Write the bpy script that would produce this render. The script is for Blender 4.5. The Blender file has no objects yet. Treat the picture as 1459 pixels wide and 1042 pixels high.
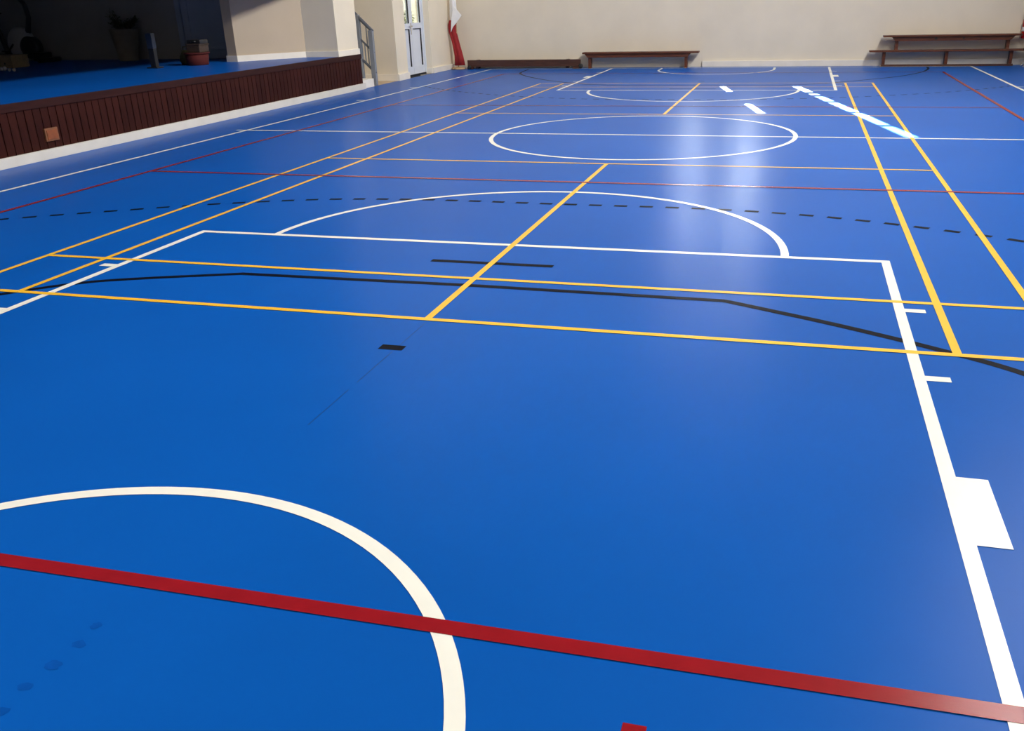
import bpy, bmesh, math, random
from mathutils import Vector, Matrix
random.seed(7)
PI = math.pi
scene = bpy.context.scene
C = scene.collection

# ------------------------------------------------------------------ camera
YAW, PITCH, ROLL = -0.272565, 0.386319, 0.0268014
F = Vector((math.sin(YAW)*math.cos(PITCH), math.cos(YAW)*math.cos(PITCH), -math.sin(PITCH)))
R0 = Vector((math.cos(YAW), -math.sin(YAW), 0))
D0 = F.cross(R0)
R = math.cos(ROLL)*R0 + math.sin(ROLL)*D0
D = -math.sin(ROLL)*R0 + math.cos(ROLL)*D0
cd = bpy.data.cameras.new('camera')
cam = bpy.data.objects.new('camera', cd)
C.objects.link(cam)
m = Matrix(((R.x, -D.x, -F.x, 1.7928), (R.y, -D.y, -F.y, -10.7715), (R.z, -D.z, -F.z, 1.5322), (0, 0, 0, 1)))
cam.matrix_world = m
cd.sensor_width = 36
cd.sensor_fit = 'HORIZONTAL'
cd.lens = 1281.477*36/1459
cd.shift_x = -47.61/1459
cd.shift_y = -2.82/1459
cd.clip_start = 0.05
scene.camera = cam

# ------------------------------------------------------------------ view and light
vs = scene.view_settings
vs.view_transform = 'Standard'
vs.look = 'None'
vs.gamma = 1
vs.use_curve_mapping = False
vs.exposure = 0.0

world = bpy.data.worlds.new('sky')
scene.world = world
world.use_nodes = True
wn = world.node_tree
bg = wn.nodes['Background']
sky = wn.nodes.new('ShaderNodeTexSky')
sky.sky_type = 'NISHITA'
sky.sun_disc = False
sky.sun_elevation = math.radians(26)
sky.sun_rotation = math.radians(-11)
wn.links.new(sky.outputs[0], bg.inputs[0])
bg.inputs[1].default_value = 0.6

def sun_lamp():
    l = bpy.data.lights.new('sun', 'SUN')
    l.energy = 210
    l.angle = math.radians(0.3)
    l.color = (1, .95, .86)
    o = bpy.data.objects.new('sun', l)
    C.objects.link(o)
    d = Vector((0.219, -1, -0.5))       # the way the light travels, in through the slit windows
    o.rotation_euler = d.to_track_quat('-Z', 'Y').to_euler()
sun_lamp()

def area(name, loc, direction, sx, sy, power, color=(1, 1, 1), spread=PI):
    l = bpy.data.lights.new(name, 'AREA')
    l.shape = 'RECTANGLE'
    l.size, l.size_y = sx, sy
    l.energy = power
    l.color = color
    l.spread = spread
    o = bpy.data.objects.new(name, l)
    C.objects.link(o)
    o.location = loc
    o.rotation_euler = Vector(direction).to_track_quat('-Z', 'Y').to_euler()
    return o
# daylight of the high side windows in the right wall (outside the frame)
area('clerestory_daylight', (6.38, 0.2, 8.4), (-1, 0, -0.4), 11.0, 2.0, 3500, (1, .99, .96))
# added unseen fill over the near end of the hall, behind the camera
area('near_fill_light', (1.6, -9.0, 9.5), (0, 0, -1), 7.0, 6.5, 300, (.97, .98, 1))
# sky seen in the two slit windows of the far wall
area('slit_window_daylight', (0.68, 10.93, 3.15), (0, -1, -0.2), 0.18, 1.6, 44, (.93, .96, 1))
area('slit_window_daylight', (-0.58, 10.93, 3.15), (0, -1, -0.2), 0.15, 1.6, 44, (.93, .96, 1))

# ------------------------------------------------------------------ materials
def nodes_of(name):
    mt = bpy.data.materials.new(name)
    mt.use_nodes = True
    nt = mt.node_tree
    return mt, nt, nt.nodes['Principled BSDF']

def mat(name, col, rough=.5, var=.08, scale=6, metal=0, bump=0, bscale=60, stretch=(1, 1, 1), spec=.5, obj_var=0):
    mt, nt, b = nodes_of(name)
    N, L = nt.nodes, nt.links
    tc = N.new('ShaderNodeTexCoord')
    mp = N.new('ShaderNodeMapping')
    mp.inputs['Scale'].default_value = stretch
    L.new(tc.outputs['Object'], mp.inputs[0])
    nz = N.new('ShaderNodeTexNoise')
    nz.inputs['Scale'].default_value = scale
    nz.inputs['Detail'].default_value = 5
    L.new(mp.outputs[0], nz.inputs['Vector'])
    rp = N.new('ShaderNodeValToRGB')
    e = rp.color_ramp.elements
    e[0].position, e[1].position = .3, .7
    e[0].color = tuple(c*(1-var) for c in col) + (1,)
    e[1].color = tuple(min(1, c*(1+var)) for c in col) + (1,)
    L.new(nz.outputs[0], rp.inputs[0])
    src = rp.outputs[0]
    if obj_var:
        oi = N.new('ShaderNodeObjectInfo')
        mr = N.new('ShaderNodeMapRange')
        mr.inputs[3].default_value, mr.inputs[4].default_value = 1-obj_var, 1+obj_var
        L.new(oi.outputs['Random'], mr.inputs[0])
        hs = N.new('ShaderNodeHueSaturation')
        L.new(mr.outputs[0], hs.inputs['Value'])
        L.new(src, hs.inputs['Color'])
        src = hs.outputs[0]
    L.new(src, b.inputs['Base Color'])
    b.inputs['Roughness'].default_value = rough
    b.inputs['Metallic'].default_value = metal
    b.inputs['Specular IOR Level'].default_value = spec
    if bump:
        n2 = N.new('ShaderNodeTexNoise')
        n2.inputs['Scale'].default_value = bscale
        n2.inputs['Detail'].default_value = 3
        L.new(mp.outputs[0], n2.inputs['Vector'])
        bp = N.new('ShaderNodeBump')
        bp.inputs['Strength'].default_value = bump
        bp.inputs['Distance'].default_value = .01
        L.new(n2.outputs[0], bp.inputs['Height'])
        L.new(bp.outputs[0], b.inputs['Normal'])
    return mt

def floor_mat(name):
    mt, nt, b = nodes_of(name)
    N, L = nt.nodes, nt.links
    tc = N.new('ShaderNodeTexCoord')
    n1 = N.new('ShaderNodeTexNoise'); n1.inputs['Scale'].default_value = .55; n1.inputs['Detail'].default_value = 6
    n2 = N.new('ShaderNodeTexNoise'); n2.inputs['Scale'].default_value = 5; n2.inputs['Detail'].default_value = 8
    n2.inputs['Roughness'].default_value = .7
    n3 = N.new('ShaderNodeTexNoise'); n3.inputs['Scale'].default_value = 900; n3.inputs['Detail'].default_value = 1
    for n in (n1, n2, n3):
        L.new(tc.outputs['Object'], n.inputs['Vector'])
    mx = N.new('ShaderNodeMix'); mx.data_type = 'FLOAT'; mx.inputs[0].default_value = .18
    L.new(n1.outputs[0], mx.inputs[2]); L.new(n2.outputs[0], mx.inputs[3])
    rp = N.new('ShaderNodeValToRGB')
    e = rp.color_ramp.elements
    e[0].position, e[0].color = .36, (.0024, .089, .415, 1)
    e[1].position, e[1].color = .64, (.0030, .101, .465, 1)
    L.new(mx.outputs[0], rp.inputs[0])
    L.new(rp.outputs[0], b.inputs['Base Color'])
    mr = N.new('ShaderNodeMapRange')
    mr.inputs[1].default_value, mr.inputs[2].default_value = .3, .7
    mr.inputs[3].default_value, mr.inputs[4].default_value = .305, .315
    L.new(n2.outputs[0], mr.inputs[0]); L.new(mr.outputs[0], b.inputs['Roughness'])
    b.inputs['Specular IOR Level'].default_value = .045
    bp = N.new('ShaderNodeBump'); bp.inputs['Strength'].default_value = .05; bp.inputs['Distance'].default_value = .002
    L.new(n3.outputs[0], bp.inputs['Height']); L.new(bp.outputs[0], b.inputs['Normal'])
    return mt

M = {}
M['floor'] = floor_mat('blue_vinyl')
M['white_paint'] = mat('white_line_paint', (.88, .88, .80), .3, .03, 8, bump=.05, bscale=300, spec=.3)
M['yellow_paint'] = mat('yellow_line_paint', (.93, .52, .035), .3, .06, 8, bump=.05, bscale=300, spec=.25)
M['red_paint'] = mat('red_line_paint', (.28, .008, .014), .2, .08, 10, bump=.06, bscale=300, spec=.16)
M['black_paint'] = mat('black_line_paint', (.004, .005, .012), .4, .15, 10, bump=.1, bscale=400, spec=.03)
M['wall'] = mat('cream_wall', (.78, .70, .555), .7, .04, 1.5, bump=.08, bscale=40)
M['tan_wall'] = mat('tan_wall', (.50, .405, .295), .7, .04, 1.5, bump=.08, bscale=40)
M['skirting'] = mat('cream_skirting', (.86, .80, .69), .4, .04, 4)
M['kickboard'] = mat('grey_cream_kickboard', (.66, .63, .56), .5, .05, 5)
M['ceiling'] = mat('timber_ceiling', (.30, .22, .15), .8, .03, 2)
M['stage_wall'] = mat('grey_stage_wall', (.22, .215, .205), .8, .06, 2)
M['stage_dark'] = mat('dark_stage_drape', (.03, .03, .03), .9, .1, 3)
M['stage_blocker'] = mat('deep_blue_blocker', (.02, .025, .05), .9, .15, 3, stretch=(1, 8, .3))  # for the added light blocker above the stage opening
M['mahogany'] = mat('mahogany_plank', (.034, .0085, .006), .5, .35, 5, stretch=(6, 6, .7), obj_var=.16, spec=.08)
M['mahogany_trim'] = mat('mahogany_trim', (.030, .008, .006), .5, .25, 5, stretch=(6, .7, 6), spec=.15)
M['bench_wood'] = mat('brown_bench_wood', (.12, .038, .018), .45, .3, 8, stretch=(.6, 6, 6), spec=.3)
M['bench_dark'] = mat('dark_bench_wood', (.07, .026, .015), .45, .3, 8, stretch=(.6, 6, 6))
M['door_white'] = mat('white_door_paint', (.70, .74, .80), .35, .02, 4)
M['door_blue'] = mat('blue_grey_door_paint', (.24, .28, .36), .5, .05, 3)
M['rubber'] = mat('black_rubber', (.012, .012, .013), .6, .1, 8)
M['plastic_black'] = mat('black_plastic', (.015, .015, .017), .4, .1, 8)
M['steel'] = mat('grey_painted_steel', (.23, .25, .28), .45, .08, 8)
M['steel_dark'] = mat('dark_painted_steel', (.09, .10, .12), .45, .08, 8)
M['chrome'] = mat('chrome', (.7, .7, .7), .25, .03, 8, metal=1)
M['tan_floor'] = mat('tan_cement', (.50, .38, .26), .8, .08, 6)
M['step_white'] = mat('white_step_paint', (.80, .77, .70), .5, .04, 5)
M['flag_white'] = mat('white_flag_cloth', (.80, .80, .80), .8, .03, 10)
M['flag_red'] = mat('red_flag_cloth', (.30, .012, .015), .8, .15, 10)
M['pale_wood'] = mat('pale_wood', (.42, .28, .15), .5, .15, 6)
M['crate_wood'] = mat('crate_wood', (.20, .15, .08), .7, .2, 6, stretch=(.6, 6, 6))
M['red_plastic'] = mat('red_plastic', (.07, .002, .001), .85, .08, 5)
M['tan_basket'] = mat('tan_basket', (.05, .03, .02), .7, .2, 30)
M['olive_cloth'] = mat('olive_cloth', (.05, .045, .015), .8, .15, 12)
M['pot'] = mat('grey_planter', (.10, .085, .065), .7, .15, 8)
M['soil'] = mat('soil', (.03, .02, .012), .9, .3, 20)
M['leaf'] = mat('dark_leaf', (.035, .045, .015), .6, .3, 15)
M['stem'] = mat('brown_stem', (.06, .04, .02), .7, .2, 15)
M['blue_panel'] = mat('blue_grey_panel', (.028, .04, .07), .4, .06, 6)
M['grey_shell'] = mat('pale_grey_shell', (.42, .41, .39), .4, .05, 6)
M['ext_red'] = mat('red_enamel', (.42, .012, .012), .25, .05, 6)
M['label_white'] = mat('white_label', (.8, .8, .78), .5, .02, 6)
M['outlet'] = mat('orange_brown_box', (.24, .065, .018), .5, .15, 20)
M['outlet_rim'] = mat('brown_box_rim', (.20, .075, .03), .5, .12, 20)
M['paper'] = mat('white_paper', (.42, .40, .38), .8, .05, 12)
M['hedge'] = mat('garden_leaf', (.12, .15, .07), .6, .4, 12)
M['garden'] = mat('garden_gravel', (.16, .155, .14), .9, .1, 8)
M['garden_wall'] = mat('garden_wall_render', (.45, .46, .42), .8, .05, 4)
M['shutter'] = mat('grey_window_board', (.35, .35, .36), .7, .05, 4)

def glass_mat():
    mt = bpy.data.materials.new('clear_pane')
    mt.use_nodes = True
    N, L = mt.node_tree.nodes, mt.node_tree.links
    N.clear()
    out = N.new('ShaderNodeOutputMaterial')
    t = N.new('ShaderNodeBsdfTransparent'); t.inputs[0].default_value = (.93, .96, .95, 1)
    g = N.new('ShaderNodeBsdfGlossy'); g.inputs['Roughness'].default_value = .03
    mx = N.new('ShaderNodeMixShader')
    mx.inputs[0].default_value = .07; L.new(t.outputs[0], mx.inputs[1]); L.new(g.outputs[0], mx.inputs[2])
    L.new(mx.outputs[0], out.inputs[0])
    return mt
M['glass'] = glass_mat()

# ------------------------------------------------------------------ builders
def wloc(o):
    v = Vector((0, 0, 0))
    while o is not None:
        v += o.location
        o = o.parent
    return v

def obj(name, bm, m, parent=None, smooth=False, label=None):
    """link a bmesh whose vertices are in world coordinates as one object"""
    me = bpy.data.meshes.new(name)
    bmesh.ops.recalc_face_normals(bm, faces=bm.faces)
    if parent is not None:
        off = wloc(parent)
        for v in bm.verts:
            v.co -= off
    bm.to_mesh(me)
    bm.free()
    me.materials.append(M[m])
    if smooth:
        for p in me.polygons:
            p.use_smooth = True
    o = bpy.data.objects.new(name, me)
    C.objects.link(o)
    if parent is not None:
        o.parent = parent
    if label:
        o['label'] = label
    return o

def thing(name, label, cat, loc=(0, 0, 0), group=None):
    o = bpy.data.objects.new(name, None)
    o.empty_display_size = .1
    C.objects.link(o)
    o.location = loc
    o['label'] = label
    o['category'] = cat
    if group:
        o['group'] = group
    return o

def tag(o, label, cat, group=None):
    o['label'] = label
    o['category'] = cat
    if group:
        o['group'] = group
    return o

def struct(name, bm, m, parent=None, label=None, smooth=False):
    o = obj(name, bm, m, parent, smooth, label)
    if parent is None:
        o['kind'] = 'structure'
    return o

def box(bm, x0, x1, y0, y1, z0, z1, bev=0, rot=None):
    b = bmesh.new()
    vs_ = [b.verts.new((x, y, z)) for x in (x0, x1) for y in (y0, y1) for z in (z0, z1)]
    for f in ((0, 1, 3, 2), (4, 6, 7, 5), (0, 4, 5, 1), (2, 3, 7, 6), (0, 2, 6, 4), (1, 5, 7, 3)):
        b.faces.new([vs_[i] for i in f])
    if bev:
        bmesh.ops.recalc_face_normals(b, faces=b.faces)
        bmesh.ops.bevel(b, geom=b.edges[:], offset=bev, segments=2, profile=.7, affect='EDGES')
    if rot is not None:
        bmesh.ops.transform(b, matrix=rot, verts=b.verts)
    merge(bm, b)
    return bm

def merge(bm, b):
    mp = {v: bm.verts.new(v.co) for v in b.verts}
    for f in b.faces:
        bm.faces.new([mp[v] for v in f.verts])
    b.free()

def bx(*a, **k):
    return box(bmesh.new(), *a, **k)

def prism(bm, pts, z0, z1):
    lo = [bm.verts.new((x, y, z0)) for x, y in pts]
    hi = [bm.verts.new((x, y, z1)) for x, y in pts]
    n = len(pts)
    bm.faces.new(lo[::-1]); bm.faces.new(hi)
    for i in range(n):
        bm.faces.new((lo[i], lo[(i+1) % n], hi[(i+1) % n], hi[i]))
    return bm

def tube(bm, pts, r, seg=10, caps=True):
    pts = [Vector(p) for p in pts]
    rs = r if isinstance(r, (list, tuple)) else [r]*len(pts)
    rings = []
    for i, p in enumerate(pts):
        t = (pts[min(i+1, len(pts)-1)] - pts[max(i-1, 0)]).normalized()
        a = Vector((0, 0, 1)) if abs(t.z) < .9 else Vector((1, 0, 0))
        u = t.cross(a).normalized(); w = t.cross(u)
        rings.append([bm.verts.new(p + rs[i]*(math.cos(2*PI*k/seg)*u + math.sin(2*PI*k/seg)*w)) for k in range(seg)])
    for a, b in zip(rings, rings[1:]):
        for k in range(seg):
            bm.faces.new((a[k], a[(k+1) % seg], b[(k+1) % seg], b[k]))
    if caps:
        bm.faces.new(rings[0][::-1]); bm.faces.new(rings[-1])
    return bm

def lathe(bm, c, prof, seg=24, axis='z'):
    rings = []
    for r, h in prof:
        ring = []
        for k in range(seg):
            a = 2*PI*k/seg
            p = (r*math.cos(a), r*math.sin(a), h) if axis == 'z' else (r*math.cos(a), h, r*math.sin(a))
            ring.append(bm.verts.new((c[0]+p[0], c[1]+p[1], c[2]+p[2])))
        rings.append(ring)
    for a, b in zip(rings, rings[1:]):
        for k in range(seg):
            bm.faces.new((a[k], a[(k+1) % seg], b[(k+1) % seg], b[k]))
    bm.faces.new(rings[0][::-1]); bm.faces.new(rings[-1])
    return bm

def loft(bm, rings):
    vr = [[bm.verts.new(p) for p in r] for r in rings]
    n = len(vr[0])
    for a, b in zip(vr, vr[1:]):
        for k in range(n):
            bm.faces.new((a[k], a[(k+1) % n], b[(k+1) % n], b[k]))
    bm.faces.new(vr[0][::-1]); bm.faces.new(vr[-1])
    return bm

def leaf(bm, p, d, size):
    d = Vector(d).normalized()
    s = d.cross(Vector((0, 0, 1)))
    s = s.normalized() if s.length > .01 else Vector((1, 0, 0))
    up = s.cross(d)
    p = Vector(p)
    v = [bm.verts.new(q) for q in (p, p+d*size*.45+s*size*.25+up*size*.05, p+d*size, p+d*size*.45-s*size*.25+up*size*.05, p+d*size*.5-up*size*.04)]
    for f in ((0, 1, 4), (1, 2, 4), (2, 3, 4), (3, 0, 4)):
        bm.faces.new([v[i] for i in f])

# ------------------------------------------------------------------ dimensions
WALL_Y = 10.72          # face of the far wall
LEFT_X = -6.30          # face of the door wall
STAGE_X = -6.25         # face of the stage planks
STAGE_Z = 0.635
STAGE_END = 5.62
RIGHT_X = 6.45
NEAR_Y = -13.2
TOP = 9.6

# ------------------------------------------------------------------ shell
floor = struct('floor', bx(-6.30, RIGHT_X, NEAR_Y, WALL_Y, -.12, 0), 'floor', label='blue vinyl sports hall floor with court lines')
obj('recess_slab', bx(-8.4, -6.302, STAGE_END+.02, 7.36, -.12, .002), 'tan_floor', floor, label='tan cement slab behind the stair rail')

bm = bmesh.new()
SL = ((-.655, -.505), (.585, .775))       # two slit windows
ZB, ZT = 2.35, 5.45
for x0, x1 in ((-6.6, SL[0][0]), (SL[0][1], SL[1][0]), (SL[1][1], RIGHT_X+.3)):
    box(bm, x0, x1, WALL_Y, WALL_Y+.25, -.12, TOP)
for x0, x1 in SL:
    box(bm, x0, x1, WALL_Y, WALL_Y+.25, -.12, ZB)
    box(bm, x0, x1, WALL_Y, WALL_Y+.25, ZT, TOP)
struct('wall_far', bm, 'wall')

def slit(n, x0, x1, bars, boards):
    bm = bmesh.new()
    y0, y1 = WALL_Y+.19, WALL_Y+.23
    box(bm, x0, x0+.012, y0, y1, ZB, ZT); box(bm, x1-.012, x1, y0, y1, ZB, ZT)
    box(bm, x0+.012, x1-.012, y0, y1, ZB, ZB+.02); box(bm, x0+.012, x1-.012, y0, y1, ZT-.02, ZT)
    w = struct('window_%d' % n, bm, 'steel', label='tall slit window in the far wall')
    for z, h in bars:
        obj('glazing_bar', bx(x0+.012, x1-.012, y0, y1, z-h/2, z+h/2), 'steel', w)
    for z0, z1 in boards:
        obj('window_board', bx(x0+.012, x1-.012, y0+.03, y1, z0, z1), 'shutter', w)
    obj('pane', bx(x0+.012, x1-.012, y0+.012, y0+.016, ZB+.02, ZT-.02), 'glass', w)
slit(1, *SL[0], ((2.92, .04), (3.50, .04), (4.40, .04)), ((2.94, 3.48), (3.52, 3.82), (4.42, ZT-.02)))
slit(2, *SL[1], ((3.00, .12), (3.23, .10), (3.65, .07), (4.30, .06), (4.95, .06)), ())

# clerestory frame high in the right wall, where the side daylight comes in
bm = bmesh.new()
box(bm, 6.40, 6.448, -5.35, 5.75, 7.33, 7.39); box(bm, 6.40, 6.448, -5.35, 5.75, 9.42, 9.48)
w3 = struct('window_3', bm, 'door_white', label='high side window band in the right wall')
for k in range(8):
    y_ = -5.35+.06+k*1.57
    obj('mullion', bx(6.40, 6.448, y_-.03, y_+.03, 7.39, 9.42), 'door_white', w3)

# left side: door wall, stair recess, proscenium
DY0, DY1 = 7.92, 9.30
bm = bmesh.new()
box(bm, LEFT_X-.3, LEFT_X, 7.38, DY0, -.12, TOP)
box(bm, LEFT_X-.3, LEFT_X, DY1, WALL_Y, -.12, TOP)
box(bm, LEFT_X-.3, LEFT_X, DY0, DY1, 2.12, TOP)
struct('wall_left', bm, 'wall')

bm = bmesh.new()
box(bm, -6.92, -6.27, 4.78, STAGE_END-.02, STAGE_Z, TOP)
pil = struct('wall_proscenium', bm, 'wall', label='cream pillar at the stage end')
obj('skirting', bx(-6.94, -6.25, 4.755, STAGE_END, STAGE_Z, STAGE_Z+.10, bev=.006), 'skirting', pil)

SP = [(-7.66, 3.72), (-6.90, 4.80), (-6.90, 5.10), (-7.86, 3.75)]
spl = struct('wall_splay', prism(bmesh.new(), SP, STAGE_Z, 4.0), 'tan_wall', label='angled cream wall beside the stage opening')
obj('skirting', prism(bmesh.new(), [(-7.64, 3.695), (-6.90, 4.765), (-6.90, 4.80), (-7.655, 3.735), (-7.87, 3.765), (-7.88, 3.73)], STAGE_Z, STAGE_Z+.10), 'skirting', spl)

struct('wall_shade_blocker', bx(-6.5, -6.30, -8.0, 4.78, 2.05, TOP), 'stage_blocker')  # unseen slab, added low and dark to keep the stage in shade
bm = bmesh.new()
box(bm, -6.9, LEFT_X, NEAR_Y, -8.0, -.12, TOP)
struct('wall_left_near', bm, 'wall')
bm = bmesh.new()
box(bm, -15.0, -7.9, 4.68, 4.93, 0, 4.2)        # end wall of the stage
struct('wall_stage_end', bm, 'stage_wall')
struct('wall_stage_back', bx(-15.2, -15.0, -8.2, 4.93, 0, 4.2), 'stage_wall')
struct('wall_stage_near', bx(-15.0, -6.9, -8.2, -8.0, 0, 4.2), 'stage_wall')
struct('ceiling_stage', bx(-15.2, -6.9, -8.2, 7.6, 4.2, 4.4), 'stage_dark')
struct('wall_recess', bx(-8.4, LEFT_X-.3, 7.38, 7.63, -.12, TOP), 'wall')
struct('wall_recess_end', bx(-8.6, -8.4, 4.93, 7.63, -.12, 4.2), 'wall')
struct('wall_recess_side', bx(-8.4, -6.94, STAGE_END-.22, STAGE_END-.03, STAGE_Z, 4.2), 'wall')
struct('wall_right', bx(RIGHT_X, RIGHT_X+.3, NEAR_Y, WALL_Y, -.12, TOP), 'wall')
struct('wall_near', bx(-6.9, RIGHT_X+.3, NEAR_Y-.3, NEAR_Y, -.12, TOP), 'wall')
struct('ceiling', bx(-8.6, RIGHT_X+.3, NEAR_Y-.3, WALL_Y+.25, TOP, TOP+.2), 'ceiling')

# skirtings
struct('baseboard_far', bx(-.36, RIGHT_X, WALL_Y-.04, WALL_Y, 0, .125, bev=.005), 'skirting', label='cream skirting along the far wall')
bm = bmesh.new()
box(bm, LEFT_X, LEFT_X+.04, DY1+.0, WALL_Y, 0, .12, bev=.005)
box(bm, LEFT_X, LEFT_X+.04, 7.36, DY0, 0, .13, bev=.005)
box(bm, LEFT_X-.14, LEFT_X, DY1-.025, DY1, 0, .12, bev=.004)
struct('baseboard_left', bm, 'skirting', label='cream skirting by the glazed door')
bm = bmesh.new()
box(bm, -8.4, LEFT_X-.002, 7.352, 7.379, 0, .13, bev=.004)
struct('baseboard_recess', bm, 'skirting')

# ------------------------------------------------------------------ glazed double door (left wall)
bm = bmesh.new()
fx0, fx1 = LEFT_X-.24, LEFT_X-.13
box(bm, fx0, fx1, DY0, DY0+.05, 0, 2.12); box(bm, fx0, fx1, DY1-.05, DY1, 0, 2.12)
box(bm, fx0, fx1, DY0+.05, DY1-.05, 2.06, 2.12)
door = struct('door_1', bm, 'door_white', label='white double door with glazed upper halves in the left wall')
mid = (DY0+DY1)/2
lx0, lx1 = fx0+.03, fx1-.02
for a, b in ((DY0+.055, mid-.004), (mid+.004, DY1-.055)):
    bm = bmesh.new()
    s = .085
    box(bm, lx0, lx1, a, a+s, .037, 2.055); box(bm, lx0, lx1, b-s, b, .037, 2.055)
    for z0, z1 in ((.037, .20), (.98, 1.09), (1.96, 2.055)):
        box(bm, lx0, lx1, a+s, b-s, z0, z1)
    lf = obj('door_leaf', bm, 'door_white', door)
    obj('lower_panel', bx(lx0+.01, lx1-.03, a+s, b-s, .20, .98), 'door_white', lf)
    gb = bmesh.new()
    for z0, z1 in ((.20, .98), (1.09, 1.96)):
        box(gb, lx1-.03, lx1-.004, b-s-.014, b-s, z0, z1); box(gb, lx1-.03, lx1-.004, a+s, b-s, z1-.014, z1)
    obj('gasket', gb, 'rubber', lf, label='black rubber gasket')
    obj('pane', bx(lx0+.02, lx0+.026, a+s, b-s, 1.09, 1.96), 'glass', lf)
bm = bmesh.new()
box(bm, lx1, lx1+.012, mid-.055, mid-.015, .86, 1.10, bev=.004)
box(bm, lx1+.012, lx1+.05, mid-.05, mid-.03, 1.02, 1.045)
box(bm, lx1+.035, lx1+.052, mid-.17, mid-.03, 1.02, 1.045)
obj('door_handle', bm, 'chrome', door, label='chrome lever handle')
obj('threshold', bx(fx0, fx1, DY0+.05, DY1-.05, 0, .035), 'rubber', door, label='black threshold strip')

# outside the door
gr = struct('trim_1', bx(-16, LEFT_X-.3, 7.65, 18, -.15, -.02), 'garden', label='gravel yard outside the glazed door')
gw = struct('wall_garden_sun_blocker', bx(-13.0, -5.0, 15.0, 15.3, -.02, 8.0), 'garden_wall')  # unseen upper part added to keep the sun off the yard
def shrub(x, y, h, r, n, label):
    t = thing('garden_shrub', label, 'shrub', (x, y, -.02))
    b = bmesh.new()
    for k in range(4):
        a = 1.6*k
        tube(b, [(x, y, -.02), (x+.1*math.cos(a), y+.1*math.sin(a), h*.4), (x+r*.5*math.cos(a), y+r*.5*math.sin(a), h*.8)], [.03, .022, .01], 6)
    obj('stem', b, 'stem', t)
    b = bmesh.new()
    for k in range(n):
        u = random.uniform(-1, 1); a = random.uniform(0, 2*PI); q = math.sqrt(1-u*u)*random.uniform(.6, 1)
        leaf(b, (x+r*q*math.cos(a), y+r*q*math.sin(a), h*.55+h*.45*u), (math.cos(a), math.sin(a), random.uniform(-.6, .5)), .16)
    f = obj('foliage', b, 'hedge', t)
    f['kind'] = 'stuff'
shrub(-9.42, 14.2, 1.9, .13, 220, 'tall green garden shrub seen through the left door pane')
shrub(-8.66, 13.6, 1.30, .11, 300, 'low rounded garden shrub seen through the right door pane')

# ------------------------------------------------------------------ stage
stage = thing('stage', 'raised blue topped stage fronted with dark mahogany planks along the left side', 'stage', (STAGE_X, 0, 0))
S0 = -7.98
obj('deck', bx(-14.98, STAGE_X-.03, S0, 4.66, STAGE_Z-.03, STAGE_Z), 'floor', stage, label='blue vinyl stage deck')
obj('deck_edge', bx(-7.85, STAGE_X-.03, 4.66, STAGE_END, STAGE_Z-.03, STAGE_Z), 'floor', stage)
obj('top_trim', bx(STAGE_X-.03, STAGE_X+.012, S0, STAGE_END+.012, STAGE_Z-.085, STAGE_Z, bev=.004), 'mahogany_trim', stage)
obj('backing', bx(-6.40, STAGE_X-.022, S0, STAGE_END-.012, .002, STAGE_Z-.03), 'rubber', stage)
pw = .114
y = STAGE_END
src = None
while y > -4.3:
    if src is None:
        src = obj('plank', bx(STAGE_X-.022, STAGE_X, y-pw+.005, y-.005, .10, STAGE_Z-.085, bev=.003), 'mahogany', stage)
        y_first = y
    else:
        c = src.copy(); C.objects.link(c); c.parent = stage
        c.location = (random.uniform(-.003, .001), y-y_first, 0)
    y -= pw
bm = bmesh.new()
yy = y
while yy > S0+.12:
    box(bm, STAGE_X-.022, STAGE_X, yy-pw+.004, yy-.004, .10, STAGE_Z-.085)
    yy -= pw
o = obj('far_planking', bm, 'mahogany', stage); o['kind'] = 'stuff'; o.name = 'planking'
obj('end_panel', bx(-7.9, STAGE_X-.03, STAGE_END-.012, STAGE_END, 0.0, STAGE_Z-.03), 'mahogany', stage)
obj('kickboard', bx(STAGE_X, STAGE_X+.045, S0, STAGE_END+.03, 0, .108, bev=.006), 'kickboard', stage, label='cream kickboard under the planks')

ob = obj('socket_box', bx(STAGE_X, STAGE_X+.02, -2.38, -2.19, .185, .325, bev=.004), 'outlet_rim', stage, label='small orange brown socket box low on the planks')
obj('face_plate', bx(STAGE_X+.02, STAGE_X+.027, -2.36, -2.21, .205, .305, bev=.003), 'outlet', ob, label='bright orange face plate')

# stairs beside the stage
st = thing('stage_steps', 'white painted steps in the recess at the stage end', 'steps', (-6.5, 5.98, 0))
for k in range(3):
    x1 = -6.26-.29*k
    obj('step', bx(x1-.29 if k < 2 else -8.3, x1, STAGE_END+.012, 6.12, .003, .155*(k+1), bev=.006), 'step_white', st)

rl = thing('stair_rail', 'grey metal stair handrail standing at the foot of the stage steps', 'handrail', (-6.36, 6.36, 0))
RY = 6.34
P0 = (-6.30, 1.01); P1 = (-6.60, 1.30); P2 = (-7.5, 1.30+.9*.96)
def railpt(x, dz): return (x, RY, 1.01 + (-6.30-x)*.97 + dz)
obj('post', bx(-6.385, -6.295, RY-.04, RY+.04, .003, 1.03, bev=.006), 'steel', rl)
obj('post', bx(-6.66, -6.56, RY-.04, RY+.04, .003, 1.32, bev=.006), 'steel', rl)
obj('post', bx(-7.54, -7.46, RY-.04, RY+.04, .003, 2.16, bev=.006), 'steel', rl)
for nm, dz, r, mm in (('handrail_bar', .0, .034, 'steel_dark'), ('mid_bar', -.40, .02, 'steel_dark'), ('bottom_bar', -.78, .026, 'steel_dark')):
    obj(nm, tube(bmesh.new(), [railpt(-6.30, dz), railpt(-7.5, dz)], r, 8), mm, rl)
k = 0
x = -6.43
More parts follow.
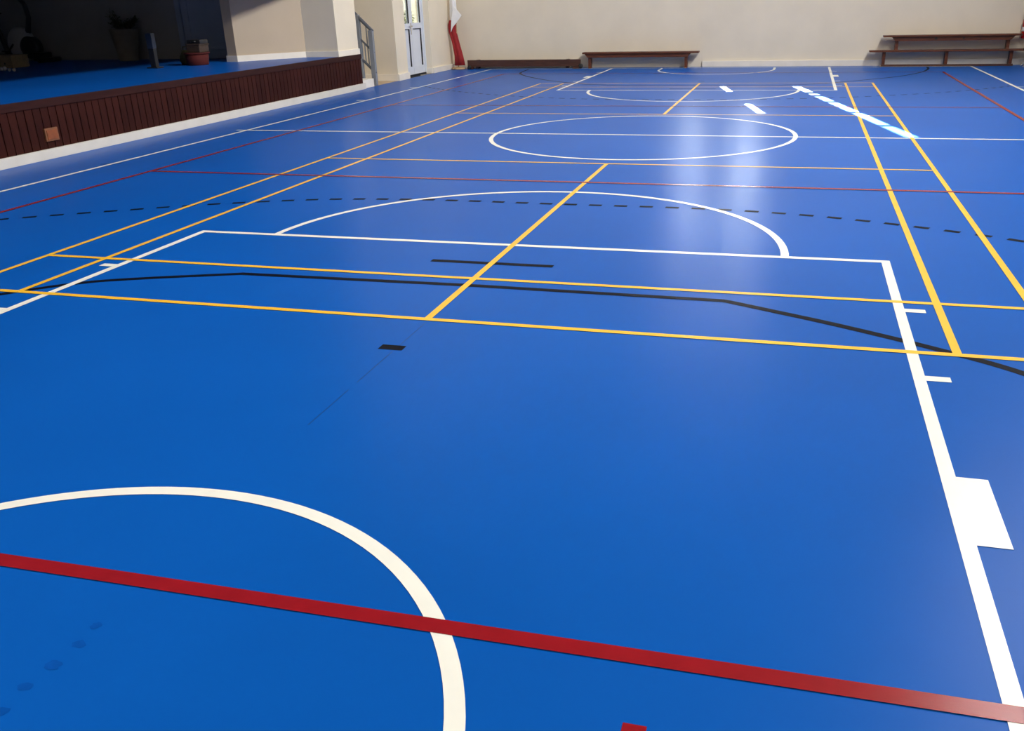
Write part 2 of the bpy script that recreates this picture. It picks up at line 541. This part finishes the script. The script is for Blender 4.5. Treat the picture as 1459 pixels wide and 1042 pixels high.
while x > -7.5:
    if abs(x+6.6) > .04:
        top = 0 if k % 2 == 0 else -.40
        obj('baluster', tube(bmesh.new(), [railpt(x, top), railpt(x, -.78)], .012, 6), 'steel', rl)
    x -= .06; k += 1

# ------------------------------------------------------------------ stage props
# door at the back of the stage
bm = bmesh.new()
dx0, dx1, dy = -9.30, -8.28, 4.68
box(bm, dx0-.10, dx0, dy-.06, dy, STAGE_Z, 2.72); box(bm, dx1, dx1+.08, dy-.06, dy, STAGE_Z, 2.72); box(bm, dx0, dx1, dy-.06, dy, 2.64, 2.72)
d2 = struct('door_2', bm, 'door_blue', label='blue grey door in the dark end wall of the stage')
lf = obj('door_leaf', bx(dx0+.012, dx1-.008, dy-.035, dy-.002, STAGE_Z+.01, 2.63), 'door_blue', d2)
bm = bmesh.new()
for z0, z1 in ((STAGE_Z+.15, 1.72), (1.92, 2.5)):
    box(bm, dx0+.13, dx1-.13, dy-.05, dy-.035, z0, z0+.02); box(bm, dx0+.13, dx1-.13, dy-.05, dy-.035, z1-.02, z1)
    box(bm, dx0+.13, dx0+.15, dy-.05, dy-.035, z0+.02, z1-.02); box(bm, dx1-.15, dx1-.13, dy-.05, dy-.035, z0+.02, z1-.02)
obj('panel_moulding', bm, 'door_blue', lf)
bm = bmesh.new()
box(bm, dx1-.11, dx1-.06, dy-.045, dy-.035, 1.52, 1.74); box(bm, dx1-.2, dx1-.07, dy-.085, dy-.065, 1.66, 1.685); box(bm, dx1-.09, dx1-.07, dy-.085, dy-.045, 1.66, 1.685)
obj('door_handle', bm, 'steel_dark', lf)

# planter
px, py = -10.32, 4.30
t = thing('planter', 'tall tapering planter with dry leafy branches against the dark stage wall', 'plant', (px, py, STAGE_Z))
obj('pot', lathe(bmesh.new(), (px, py, STAGE_Z), [(.17, 0), (.175, .02), (.255, .52), (.265, .54), (.265, .56), (.235, .56), (.225, .52)], 28), 'pot', t, True)
obj('soil', lathe(bmesh.new(), (px, py, STAGE_Z+.515), [(.225, 0), (.225, .02)], 20), 'soil', t)
bs = bmesh.new(); bl = bmesh.new()
for k in range(26):
    a = random.uniform(0, 2*PI); sp = random.uniform(.05, .34); h = random.uniform(.08, .24)
    if k < 4:
        a = PI+random.uniform(-.5, .5); h = random.uniform(.28, .42); sp = random.uniform(.2, .32)
    b0 = Vector((px+.1*math.cos(a), py+.1*math.sin(a), STAGE_Z+.52))
    b1 = Vector((px+sp*math.cos(a), py+min(sp*math.sin(a), .26), STAGE_Z+.54+h))
    tube(bs, [b0, (b0+b1)/2+Vector((0, 0, .04)), b1], [.008, .006, .003], 5)
    for j in range(9):
        q = b0.lerp(b1, random.uniform(.35, 1))
        aa = random.uniform(0, 2*PI)
        d_ = (math.cos(aa), min(.3, math.sin(aa)), random.uniform(-.2, .8))
        leaf(bl, q, d_, random.uniform(.06, .11))
obj('stem', bs, 'stem', t)
o = obj('foliage', bl, 'leaf', t); o['kind'] = 'stuff'

# narrow stand
nx, ny = -8.27, 2.32
t = thing('floor_stand', 'narrow upright stand with blue grey upper half and black lower half on the stage', 'stand', (nx, ny, STAGE_Z))
obj('lower_body', bx(nx-.05, nx+.05, ny-.04, ny+.04, STAGE_Z+.02, STAGE_Z+.30, bev=.01), 'plastic_black', t)
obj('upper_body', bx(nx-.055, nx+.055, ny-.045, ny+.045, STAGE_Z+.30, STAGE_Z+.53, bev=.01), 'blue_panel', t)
obj('base', bx(nx-.10, nx+.10, ny-.08, ny+.08, STAGE_Z, STAGE_Z+.02, bev=.004), 'plastic_black', t)

# tub, basket, case, bag
rx, ry = -7.93, 2.98
t = thing('tub', 'red plastic tub standing on the stage below the basket', 'tub', (rx, ry, STAGE_Z))
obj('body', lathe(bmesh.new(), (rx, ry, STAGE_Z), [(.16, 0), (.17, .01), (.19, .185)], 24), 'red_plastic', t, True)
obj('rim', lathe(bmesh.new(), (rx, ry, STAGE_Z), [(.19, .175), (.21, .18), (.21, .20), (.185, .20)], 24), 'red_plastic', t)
t = thing('basket', 'tan basket sitting on top of the red tub', 'basket', (rx+.02, ry, STAGE_Z+.20))
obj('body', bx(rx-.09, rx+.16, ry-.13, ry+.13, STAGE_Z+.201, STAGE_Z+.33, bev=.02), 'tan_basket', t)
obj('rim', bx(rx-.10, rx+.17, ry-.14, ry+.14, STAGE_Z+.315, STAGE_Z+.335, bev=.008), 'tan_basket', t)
t = thing('case', 'black case lying on top of the tan basket', 'case', (rx+.03, ry, STAGE_Z+.335))
obj('body', bx(rx-.08, rx+.17, ry-.11, ry+.11, STAGE_Z+.336, STAGE_Z+.40, bev=.015), 'plastic_black', t)
obj('handle', tube(bmesh.new(), [(rx-.0, ry-.11, STAGE_Z+.37), (rx+.01, ry-.135, STAGE_Z+.375), (rx+.08, ry-.135, STAGE_Z+.375), (rx+.09, ry-.11, STAGE_Z+.37)], .008, 6), 'plastic_black', t)
bm = bmesh.new()
gx, gy = rx-.34, ry+.22
rings = []
for h, w, d_ in ((0, .13, .09), (.06, .16, .11), (.13, .15, .10), (.20, .10, .05), (.23, .11, .03)):
    rings.append([(gx+w*math.cos(a)*(1+.06*math.sin(3*a)), gy+d_*math.sin(a), STAGE_Z+h) for a in [2*PI*k/20 for k in range(20)]])
t = thing('bag', 'slumped olive cloth bag beside the red tub', 'bag', (gx, gy, STAGE_Z))
obj('body', loft(bm, rings), 'olive_cloth', t, True)
obj('strap', tube(bmesh.new(), [(gx-.07, gy, STAGE_Z+.22), (gx-.05, gy-.02, STAGE_Z+.28), (gx+.05, gy-.02, STAGE_Z+.28), (gx+.07, gy, STAGE_Z+.22)], .01, 6), 'olive_cloth', t)

# wooden crate
cx1, cy = -11.30, 2.55
t = thing('crate', 'long low wooden crate at the left end of the stage', 'crate', (cx1-.5, cy, STAGE_Z))
for k in range(3):
    obj('slat', bx(cx1-1.1, cx1, cy, cy+.018, STAGE_Z+.01+.062*k, STAGE_Z+.066+.062*k, bev=.003), 'crate_wood', t)
    obj('slat', bx(cx1-1.1, cx1, cy+.36, cy+.378, STAGE_Z+.01+.062*k, STAGE_Z+.066+.062*k, bev=.003), 'crate_wood', t)
for xx in (cx1-1.1, cx1-.02):
    obj('end_panel', bx(xx, xx+.02, cy+.018, cy+.36, STAGE_Z+.008, STAGE_Z+.193), 'crate_wood', t)
obj('bottom_board', bx(cx1-1.08, cx1-.02, cy+.018, cy+.36, STAGE_Z, STAGE_Z+.02), 'crate_wood', t)
obj('lid', bx(cx1-1.12, cx1+.01, cy-.01, cy+.388, STAGE_Z+.194, STAGE_Z+.21, bev=.003), 'crate_wood', t)
obj('hand_hole', bx(cx1-.17, cx1-.14, cy-.003, cy, STAGE_Z+.06, STAGE_Z+.09), 'rubber', t)
for gx_, gy_, r, w in ((-10.97, 1.97, .032, 'leftmost'), (-10.83, 1.90, .036, 'second from the left'), (-10.67, 1.83, .028, 'third from the left'), (-10.54, 1.78, .03, 'rightmost')):
    bm = bmesh.new()
    bmesh.ops.create_icosphere(bm, subdivisions=2, radius=r)
    for v in bm.verts:
        v.co *= random.uniform(.75, 1.1)
        v.co += Vector((gx_, gy_, STAGE_Z+r*.8))
    lo = min(v.co.z for v in bm.verts)
    for v in bm.verts:
        v.co.z += STAGE_Z-lo
    pr = thing('paper_ball', 'crumpled white paper on the stage before the crate, %s of four' % w, 'paper', (gx_, gy_, STAGE_Z), 'crumpled papers on the stage')
    obj('body', bm, 'paper', pr)

# exercise bike, side-on along X
bxx, byy = -12.42, 4.12
t = thing('exercise_bike', 'dark exercise bike with pale wheel housing at the back of the stage', 'exercise bike', (bxx, byy, STAGE_Z))
def bp(x, z, y=0): return (bxx+x, byy+y, STAGE_Z+z)
obj('wheel_housing', lathe(bmesh.new(), bp(-.08, .33), [(.10, -.06), (.27, -.055), (.30, -.035), (.30, .035), (.27, .055), (.10, .06)], 32, 'y'), 'grey_shell', t, True, 'pale grey wheel housing')
obj('flywheel', lathe(bmesh.new(), bp(.12, .265), [(.05, -.085), (.19, -.08), (.205, -.06), (.205, .06), (.19, .08), (.05, .085)], 32, 'y'), 'plastic_black', t, True)
obj('handlebar_post', tube(bmesh.new(), [bp(.10, .50), bp(.20, .80), bp(.17, 1.02), bp(.05, 1.17), bp(.0, 1.3)], [.05, .045, .045, .04, .035], 10), 'plastic_black', t)
obj('handlebar', tube(bmesh.new(), [bp(-.32, 1.20, -.2), bp(-.05, 1.19, -.22), bp(.06, 1.18, -.1), bp(.06, 1.18, .1), bp(-.05, 1.19, .22), bp(-.32, 1.20, .2)], .02, 8), 'plastic_black', t)
obj('console', bx(bxx-.07, bxx+.03, byy-.1, byy+.1, STAGE_Z+1.26, STAGE_Z+1.44, bev=.015), 'plastic_black', t)
obj('frame', tube(bmesh.new(), [bp(.42, .06), bp(.1, .12), bp(-.4, .14), bp(-.85, .06)], .04, 8), 'plastic_black', t)
for sx in (.46, -.88):
    obj('stabiliser', tube(bmesh.new(), [bp(sx, .045, -.26), bp(sx, .045, .26)], .045, 10), 'plastic_black', t)
obj('front_foot', bx(bxx+.20, bxx+.44, byy-.12, byy+.12, STAGE_Z+.02, STAGE_Z+.18, bev=.03), 'plastic_black', t)
obj('seat_post', tube(bmesh.new(), [bp(-.45, .14), bp(-.62, .85)], [.05, .035], 10), 'plastic_black', t)
rings = []
for x_, w, h in ((-.86, .06, .05), (-.78, .13, .07), (-.65, .12, .07), (-.5, .05, .05), (-.42, .025, .03)):
    rings.append([bp(x_, .88+h*.5*math.sin(a), w*math.cos(a)) for a in [2*PI*k/14 for k in range(14)]])
obj('seat', loft(bmesh.new(), rings), 'plastic_black', t, True)
bm = bmesh.new()
tube(bm, [bp(-.2, .33, -.10), bp(-.32, .22, -.10)], .016, 6)
box(bm, bxx-.38, bxx-.27, byy-.22, byy-.11, STAGE_Z+.20, STAGE_Z+.225)
obj('pedal', bm, 'plastic_black', t)
bm = bmesh.new()
tube(bm, [bp(-.2, .33, .10), bp(-.08, .44, .10)], .016, 6)
box(bm, bxx-.13, bxx-.02, byy+.11, byy+.22, STAGE_Z+.43, STAGE_Z+.455)
obj('pedal', bm, 'plastic_black', t)

# ------------------------------------------------------------------ flag
fx, fy = -6.09, 10.44
t = thing('flag', 'draped red and white flag on a floor pole in the far left corner', 'flag', (fx, fy, 0))
obj('base', lathe(bmesh.new(), (fx, fy, 0), [(.16, 0), (.165, .012), (.16, .035), (.10, .05), (.03, .06)], 28), 'pale_wood', t, True, 'round pale wooden foot')
obj('pole', tube(bmesh.new(), [(fx, fy, .04), (fx, fy, 2.35)], .014, 10), 'pale_wood', t)
obj('finial', lathe(bmesh.new(), (fx, fy, 2.34), [(.012, 0), (.03, .02), (.03, .05), (.004, .1)], 14), 'chrome', t)
def drape(prof, nf, amp, ph):
    rings = []
    for z, cx_, rx_, ry_ in prof:
        ring = []
        for k in range(40):
            a = 2*PI*k/40
            q = 1+amp*math.sin(nf*a+ph+z*1.3)
            ring.append((fx+cx_+rx_*q*math.cos(a), fy+ry_*q*math.sin(a), z))
        rings.append(ring)
    return loft(bmesh.new(), rings)
obj('red_cloth', drape([(.09, .03, .12, .06), (.30, .02, .095, .06), (.6, -.035, .08, .06), (.85, -.095, .085, .06), (1.0, -.095, .09, .06), (1.10, -.07, .075, .055)], 5, .2, .4), 'flag_red', t, True, 'red lower half of the cloth')
obj('white_cloth', drape([(1.06, -.055, .07, .05), (1.2, -.05, .08, .065), (1.5, -.045, .07, .06), (1.8, -.03, .055, .05), (2.1, -.01, .05, .04), (2.28, .0, .03, .03)], 5, .16, .9), 'flag_white', t, True, 'white upper half of the cloth')
bm = bmesh.new()
fl = [(fx-.02, fy-.075, 1.42), (fx+.16, fy-.05, 1.20), (fx+.06, fy-.085, 1.06), (fx-.05, fy-.10, .95), (fx-.11, fy-.088, .84), (fx-.075, fy-.10, 1.10)]
a_ = [bm.verts.new(p) for p in fl]
b_ = [bm.verts.new((p[0], p[1]+.02, p[2])) for p in fl]
bm.faces.new(a_); bm.faces.new(b_[::-1])
for i in range(6):
    bm.faces.new((a_[i], a_[(i+1) % 6], b_[(i+1) % 6], b_[i]))
obj('cloth_corner', bm, 'flag_white', t, False, 'white hanging corner of the cloth')

# ------------------------------------------------------------------ benches
BY0, BY1 = 10.40, 10.65
def bench(label, x0, x1, z0, z1, legs, apron, floor_beam, y0=BY0, y1=BY1, group=None, m1='bench_wood', brace=True):
    t = thing('gym_bench', label, 'bench', ((x0+x1)/2, (y0+y1)/2, z0), group)
    obj('seat', bx(x0, x1, y0, y1, z1-.035, z1, bev=.006), m1, t)
    ym = (y0+y1)/2
    if apron:
        bm = bmesh.new()
        a0, a1 = legs[0]-.06, legs[-1]+.06
        prof = [(a0-.05, z1-.036), (a1+.05, z1-.036), (a1-.02, z1-apron), (a0+.02, z1-apron)]
        f_ = [bm.verts.new((x_, y0+.03, z_)) for x_, z_ in prof]
        g_ = [bm.verts.new((x_, y0+.065, z_)) for x_, z_ in prof]
        bm.faces.new(f_); bm.faces.new(g_[::-1])
        for i in range(4):
            bm.faces.new((f_[i], f_[(i+1) % 4], g_[(i+1) % 4], g_[i]))
        obj('apron', bm, 'bench_wood', t)
    for lx in legs:
        bm = bmesh.new()
        zt = z1-.036
        # leg board, wider at the top, with a foot
        prof = [(y0+.05, zt), (y1-.03, zt), (y1-.05, z0+.03), (y1-.03, z0), (y0+.04, z0), (y0+.06, z0+.03)]
        if apron:
            prof[0] = (y0+.066, zt); prof[5] = (y0+.066, z0+.03)
        f_ = [bm.verts.new((lx-.03, y_, z_)) for y_, z_ in prof]
        g_ = [bm.verts.new((lx+.03, y_, z_)) for y_, z_ in prof]
        bm.faces.new(f_); bm.faces.new(g_[::-1])
        for i in range(6):
            bm.faces.new((f_[i], f_[(i+1) % 6], g_[(i+1) % 6], g_[i]))
        obj('leg', bm, 'bench_wood', t)
    if floor_beam:
        obj('floor_beam', bx(legs[0]-.05, legs[-1]+.05, y0+.02, y0+.058, z0, z0+.042, bev=.004), 'bench_dark', t)
    return t
G = 'gym benches along the far wall'
b1 = bench('brown wooden bench standing alone against the middle of the far wall', -3.06, -.42, 0, .35, (-2.90, -.70), .115, False, group=G)
b2 = bench('long wooden bench on the floor carrying another bench at the right', 3.17, 6.30, 0, .325, (3.47, 4.70, 5.93), 0, True, group=G)
b3 = bench('upper wooden bench stacked on top of the long right hand bench', 3.42, 6.08, .326, .62, (3.70, 5.84), .115, False, y0=BY0+.01, group=G)
for x_, w in ((3.63, .03), (4.45, .07), (4.98, .05), (5.3, .03)):
    obj('bolt', tube(bmesh.new(), [(x_, BY0+.041, .55), (x_, BY0+.03, .55)], w*.4, 10), 'rubber', b3)

# a bench tipped on its side, seat board facing the hall
t = thing('gym_bench', 'low bench tipped on its side against the far wall left of the standing bench', 'bench', (-4.55, 10.55, 0), G)
obj('seat', bx(-5.88, -3.12, 10.50, 10.535, .05, .20, bev=.006), 'bench_dark', t)
obj('beam', bx(-5.7, -3.4, 10.535, 10.66, .10, .14), 'bench_dark', t)
for lx in (-5.65, -3.45):
    bm = bmesh.new()
    box(bm, lx-.03, lx+.03, 10.536, 10.70, .012, .10); box(bm, lx-.03, lx+.03, 10.536, 10.70, .14, .20)
    obj('leg', bm, 'bench_dark', t)
for lx in (-5.78, -3.20):
    obj('foot', bx(lx-.09, lx+.05, 10.44, 10.54, 0, .05, bev=.006), 'bench_dark', t)
obj('roller', lathe(bmesh.new(), (-3.11, 10.47, .055), [(.02, -.03), (.05, -.025), (.055, 0), (.05, .025), (.02, .03)], 18, 'y'), 'rubber', t, True)
obj('roller', lathe(bmesh.new(), (-5.80, 10.40, .045), [(.02, -.03), (.04, -.025), (.045, 0), (.04, .025), (.02, .03)], 18, 'y'), 'rubber', t, True)

# ------------------------------------------------------------------ fire extinguisher and stand at the right edge
ex, ey = 6.16, 10.60
t = thing('fire_extinguisher', 'red fire extinguisher hung on the far wall beyond the stacked benches', 'extinguisher', (ex, ey, .6))
obj('cylinder', lathe(bmesh.new(), (ex, ey, .52), [(.07, 0), (.08, .015), (.08, .36), (.06, .40), (.03, .43)], 24), 'ext_red', t, True)
obj('label_band', lathe(bmesh.new(), (ex, ey, .66), [(.0805, 0), (.0815, .01), (.0815, .07), (.0805, .08)], 24), 'label_white', t, True, 'white label band')
obj('valve', bx(ex-.03, ex+.03, ey-.03, ey+.03, .95, 1.02, bev=.008), 'plastic_black', t)
obj('gauge', lathe(bmesh.new(), (ex-.045, ey-.03, .985), [(.005, -.012), (.022, -.01), (.022, .01), (.005, .012)], 14, 'y'), 'outlet', t)
obj('lever', bx(ex-.085, ex+.02, ey-.012, ey+.012, 1.03, 1.06, bev=.008), 'plastic_black', t)
obj('hose', tube(bmesh.new(), [(ex+.03, ey, .98), (ex+.10, ey-.02, .95), (ex+.11, ey-.03, .8), (ex+.09, ey-.03, .62)], .011, 8), 'plastic_black', t)
obj('bracket', bx(ex-.03, ex+.03, ey+.078, WALL_Y, .7, .85), 'steel', t)

t = thing('folding_stand', 'small folding stand with pale metal legs at the right end of the benches', 'stand', (6.38, 10.2, 0))
for y_ in (10.14, 10.36):
    obj('leg', tube(bmesh.new(), [(6.12, y_, .0), (6.36, y_, .42)], .011, 8), 'chrome', t)
    obj('leg', tube(bmesh.new(), [(6.40, y_, .0), (6.16, y_, .42)], .011, 8), 'chrome', t)
    obj('foot', bx(6.17, 6.21, y_-.02, y_+.02, 0, .001), 'rubber', t) if False else None
obj('top', bx(6.13, 6.40, 10.11, 10.39, .42, .44, bev=.004), 'plastic_black', t)

# ------------------------------------------------------------------ court markings: paint on the floor
def ribbon(pts, w, z, closed=False):
    bm = bmesh.new()
    P = [Vector((p[0], p[1], 0)) for p in pts]
    n = len(P)
    L_, R_ = [], []
    for i in range(n):
        if closed:
            a, b = P[i-1], P[(i+1) % n]
        else:
            a, b = P[max(i-1, 0)], P[min(i+1, n-1)]
        t1 = (P[i]-a).normalized() if (P[i]-a).length > 0 else (b-P[i]).normalized()
        t2 = (b-P[i]).normalized() if (b-P[i]).length > 0 else t1
        t = (t1+t2).normalized()
        nrm = Vector((-t.y, t.x, 0))
        k = max(.4, nrm.dot(Vector((-t1.y, t1.x, 0))))
        L_.append(bm.verts.new(P[i]+nrm*(w/2/k)+Vector((0, 0, z)))); R_.append(bm.verts.new(P[i]-nrm*(w/2/k)+Vector((0, 0, z))))
    for i in range(n if closed else n-1):
        j = (i+1) % n
        bm.faces.new((L_[i], R_[i], R_[j], L_[j]))
    return bm
def rect(x0, x1, y0, y1, z):
    bm = bmesh.new()
    bm.faces.new([bm.verts.new(p) for p in ((x0, y0, z), (x1, y0, z), (x1, y1, z), (x0, y1, z))])
    return bm
def arc(cx_, cy_, r, a0, a1, n=64):
    return [(cx_+r*math.cos(a0+(a1-a0)*i/n), cy_+r*math.sin(a0+(a1-a0)*i/n)) for i in range(n+1)]
def smooth(pts, sub=8):
    out = []
    n = len(pts)
    for i in range(n-1):
        p0, p1, p2, p3 = [Vector(pts[max(0, min(n-1, i+k))]) for k in (-1, 0, 1, 2)]
        for s in range(sub):
            u = s/sub
            out.append(tuple(.5*((2*p1)+(p2-p0)*u+(2*p0-5*p1+4*p2-p3)*u*u+(3*p1-p0-3*p2+p3)*u**3)))
    out.append(tuple(pts[-1]))
    return out
ZK, ZW, ZY, ZR = .0012, .0018, .0024, .0030
def line(name, bm, m, label=None):
    o = obj(name, bm, m, floor, False, label)
    return o
W5 = .05
# black
nearb = [(-4.31, -9.9), (-4.20, -9.2), (-3.98, -8.72), (-3.54, -7.98), (-3.06, -7.25), (-2.65, -6.76), (-2.34, -6.47), (-2.02, -6.31), (-1.44, -6.10)]
nearc = [(1.49, -6.09), (1.74, -6.21), (2.08, -6.38), (2.49, -6.62), (2.82, -6.86), (3.2, -7.3), (3.6, -7.95), (4.0, -8.75), (4.25, -9.4), (4.32, -9.9)]
line('goal_area_line', ribbon(smooth(nearb)[:-1]+[(-1.44, -6.10), (0, -6.073), (1.48, -6.09)]+smooth(nearc)[1:], .05, ZK), 'black_paint', 'black goal area line nearer the camera')
farb = [(-4.31, 10.32), (-4.21, 9.3), (-3.98, 8.69), (-3.54, 7.98), (-3.08, 7.39), (-2.69, 6.99), (-2.1, 6.52), (-1.5, 6.28)]
farc = [(1.5, 6.27), (2.1, 6.52), (2.62, 6.95), (3.04, 7.38), (3.57, 7.98), (4.04, 8.85), (4.28, 9.7), (4.33, 10.32)]
line('goal_area_line', ribbon(smooth(farb)+smooth(farc), .05, ZK), 'black_paint', 'black goal area line by the far wall')
def dashes(path, phase, label):
    acc, first = phase, None
    P = [Vector(p) for p in path]
    per = .2022
    for a, b in zip(P, P[1:]):
        L_ = (b-a).length
        d = (b-a)/L_
        s = per-acc if acc > 0 else 0
        while s < L_:
            c = a+d*s
            n_ = Vector((-d.y, d.x))
            q = [c-d*.052-n_*.027, c+d*.052-n_*.027, c+d*.052+n_*.027, c-d*.052+n_*.027]
            bm = bmesh.new()
            bm.faces.new([bm.verts.new((p.x, p.y, ZK)) for p in q])
            line('dash', bm, 'black_paint', label)
            s += per
        acc = (acc+L_) % per
dn = smooth([(-5.2, -5.85), (-4.7, -5.38), (-4.27, -5.06), (-3.58, -4.66), (-2.86, -4.28), (-2.1, -3.99), (-1.5, -3.88), (-.9, -3.845), (0, -3.855), (.9, -3.85), (1.51, -3.89), (2.1, -4.01), (2.67, -4.22), (3.21, -4.48), (3.9, -4.92), (4.5, -5.42), (5.0, -5.95)])
dashes(dn, .0, 'black dash of the near free throw arc')
df = smooth([(-5.15, 6.05), (-4.6, 5.5), (-4.04, 5.05), (-3.32, 4.6), (-2.6, 4.24), (-1.7, 3.97), (-.9, 3.88), (0, 3.88), (.9, 3.89), (1.73, 4.05), (2.33, 4.2), (2.9, 4.43), (3.41, 4.68), (3.93, 4.99), (4.39, 5.33), (4.84, 5.74), (5.15, 6.1)])
dashes(df, .0, 'black dash of the far free throw arc')
line('penalty_mark', rect(-.385, .415, -5.632, -5.578, ZK), 'black_paint', 'black one metre penalty mark nearer the camera')
line('penalty_mark', rect(-.40, .40, 5.57, 5.625, ZK), 'black_paint', 'black penalty mark by the far wall')
line('keeper_mark', rect(-.055, .068, -7.125, -7.065, ZK), 'black_paint', 'short black keeper mark')
line('keeper_mark', rect(-.06, .06, 7.07, 7.12, ZK), 'black_paint')
# white
KX0, KX1 = -2.36, 2.376
SLX, SRX = -5.25, 5.19
for s, fy_, e in ((-1, -5.155, -10.38), (1, 5.37, 10.40)):
    nm = 'nearer the camera' if s < 0 else 'by the far wall'
    line('free_throw_line', rect(KX0-.025, KX1+.025, fy_-.025, fy_+.025, ZW), 'white_paint', 'white free throw line '+nm)
    for kx in (KX0, KX1):
        a, b = sorted((fy_, e))
        line('key_line', rect(kx-.025, kx+.025, a, b, ZW+.0001), 'white_paint')
    line('free_throw_arc', ribbon(arc(.01, fy_, 1.775, 0, PI if s < 0 else -PI), W5, ZW+.0002), 'white_paint', 'white free throw arc '+nm)
    line('end_line', rect(SLX-.025, SRX+.025, e-.025, e+.025, ZW), 'white_paint')
    for sg, kx in ((-1, KX0-.025), (1, KX1+.025)):
        for yy, hw in ((6.08, .027), (6.985, .027), (8.06, .21), (9.2, .027)):
            if s > 0:
                yy += .1
            elif yy > 9:
                continue
            a, b = sorted((kx, kx+sg*.1))
            line('lane_mark', rect(a, b, s*yy-hw, s*yy+hw, ZW+.0003), 'white_paint')
line('no_charge_arc', ribbon([(1.205, -10.3)]+arc(.03, -9.675, 1.175, 0, PI)+[(-1.145, -10.3)], W5, ZW), 'white_paint', 'white half circle at the lower left')
line('no_charge_arc', ribbon([(1.245, 10.36)]+arc(.02, 9.86, 1.225, 0, -PI)+[(-1.205, 10.36)], W5, ZW), 'white_paint', 'white half circle by the far wall')
line('centre_circle', ribbon(arc(.02, .04, 1.775, 0, 2*PI, 96)[:-1], W5, ZW, True), 'white_paint', 'white centre circle')
line('halfway_line', rect(SLX-.15, SRX+.15, -.025, .025, ZW+.0001), 'white_paint', 'white halfway line')
line('sideline', ribbon([(SLX+.01, -10.38), (SLX, 10.4)], W5, ZW), 'white_paint', 'white left sideline')
line('sideline', ribbon([(SRX, -10.38), (SRX, 10.4)], W5, ZW), 'white_paint', 'white right sideline')
for x_, y_ in ((SLX, 3.62), (SLX, 5.9), (SRX, 5.9), (SRX, 3.62), (SLX, -5.9), (SRX, -5.9)):
    a, b = sorted((x_, x_+math.copysign(.17, x_)))
    line('throw_in_mark', rect(a, b, y_-.025, y_+.025, ZW), 'white_paint')
# yellow badminton court
W4 = .04
for x_ in (-3.03, 3.03):
    line('doubles_sideline', rect(x_-.02, x_+.02, -6.7, 6.7, ZY), 'yellow_paint', 'yellow outer sideline')
for x_ in (-2.57, 2.57):
    line('singles_sideline', rect(x_-.02, x_+.02, -6.7, 6.7, ZY), 'yellow_paint', 'yellow inner sideline')
for s in (-1, 1):
    for y_, nm in ((6.68, 'back_line'), (5.94, 'long_service_line'), (1.98, 'short_service_line')):
        line(nm, rect(-3.05, 3.05, s*y_-.02, s*y_+.02, ZY+.0001), 'yellow_paint')
    a, b = sorted((s*1.98, s*6.7))
    line('service_centre_line', rect(.018-.02, .018+.02, a, b, ZY+.0002), 'yellow_paint', 'yellow centre line')
# red volleyball court
for x_ in (-4.5, 4.475):
    line('court_edge_line', rect(x_-.025, x_+.025, -9.0, 9.0, ZR), 'red_paint', 'red court sideline')
line('court_end_line', ribbon([(-4.52, -9.045), (0, -8.99), (2.4, -8.972), (4.5, -8.96)], .055, ZR+.0001), 'red_paint', 'broad red end line crossing the near floor')
line('court_end_line', rect(-4.52, 4.5, 8.97, 9.02, ZR+.0001), 'red_paint')
line('attack_line', rect(-4.52, 4.5, -2.97, -2.92, ZR+.0001), 'red_paint', 'thin red attack line nearer the camera')
line('attack_line', rect(-4.52, 4.5, 2.94, 2.99, ZR+.0001), 'red_paint')
line('service_mark', rect(1.515, 1.57, -9.36, -9.205, ZR+.0001), 'red_paint', 'short red mark at the bottom edge')
# welded seam of the vinyl sheets
M['seam'] = mat('dark_seam', (.002, .03, .15), .4, .1, 8)
for a, b in ((-7.06, -6.72), (-7.52, -7.14), (-7.95, -7.6)):
    line('sheet_seam', rect(.028, .0315, a, b, .0008), 'seam')
# faint worn patches and scuffs on the vinyl
M['worn'] = mat('worn_blue_vinyl', (.0022, .072, .36), .4, .12, 30, spec=.05)
for cx_, cy_, r in ((.08, -9.19, .018), (.09, -9.265, .02), (.082, -9.35, .024), (.072, -9.43, .02), (.085, -9.51, .02)):
    bm = bmesh.new()
    bm.faces.new([bm.verts.new((cx_+r*random.uniform(.7, 1.2)*math.cos(2*PI*k/14), cy_+.75*r*random.uniform(.7, 1.2)*math.sin(2*PI*k/14), .0006)) for k in range(14)])
    line('worn_patch', bm, 'worn')
line('scuff', ribbon([(-5.36, -2.64), (-5.26, -2.585), (-5.16, -2.56)], .025, .0006), 'black_paint', 'small dark scuff beside the left sideline')
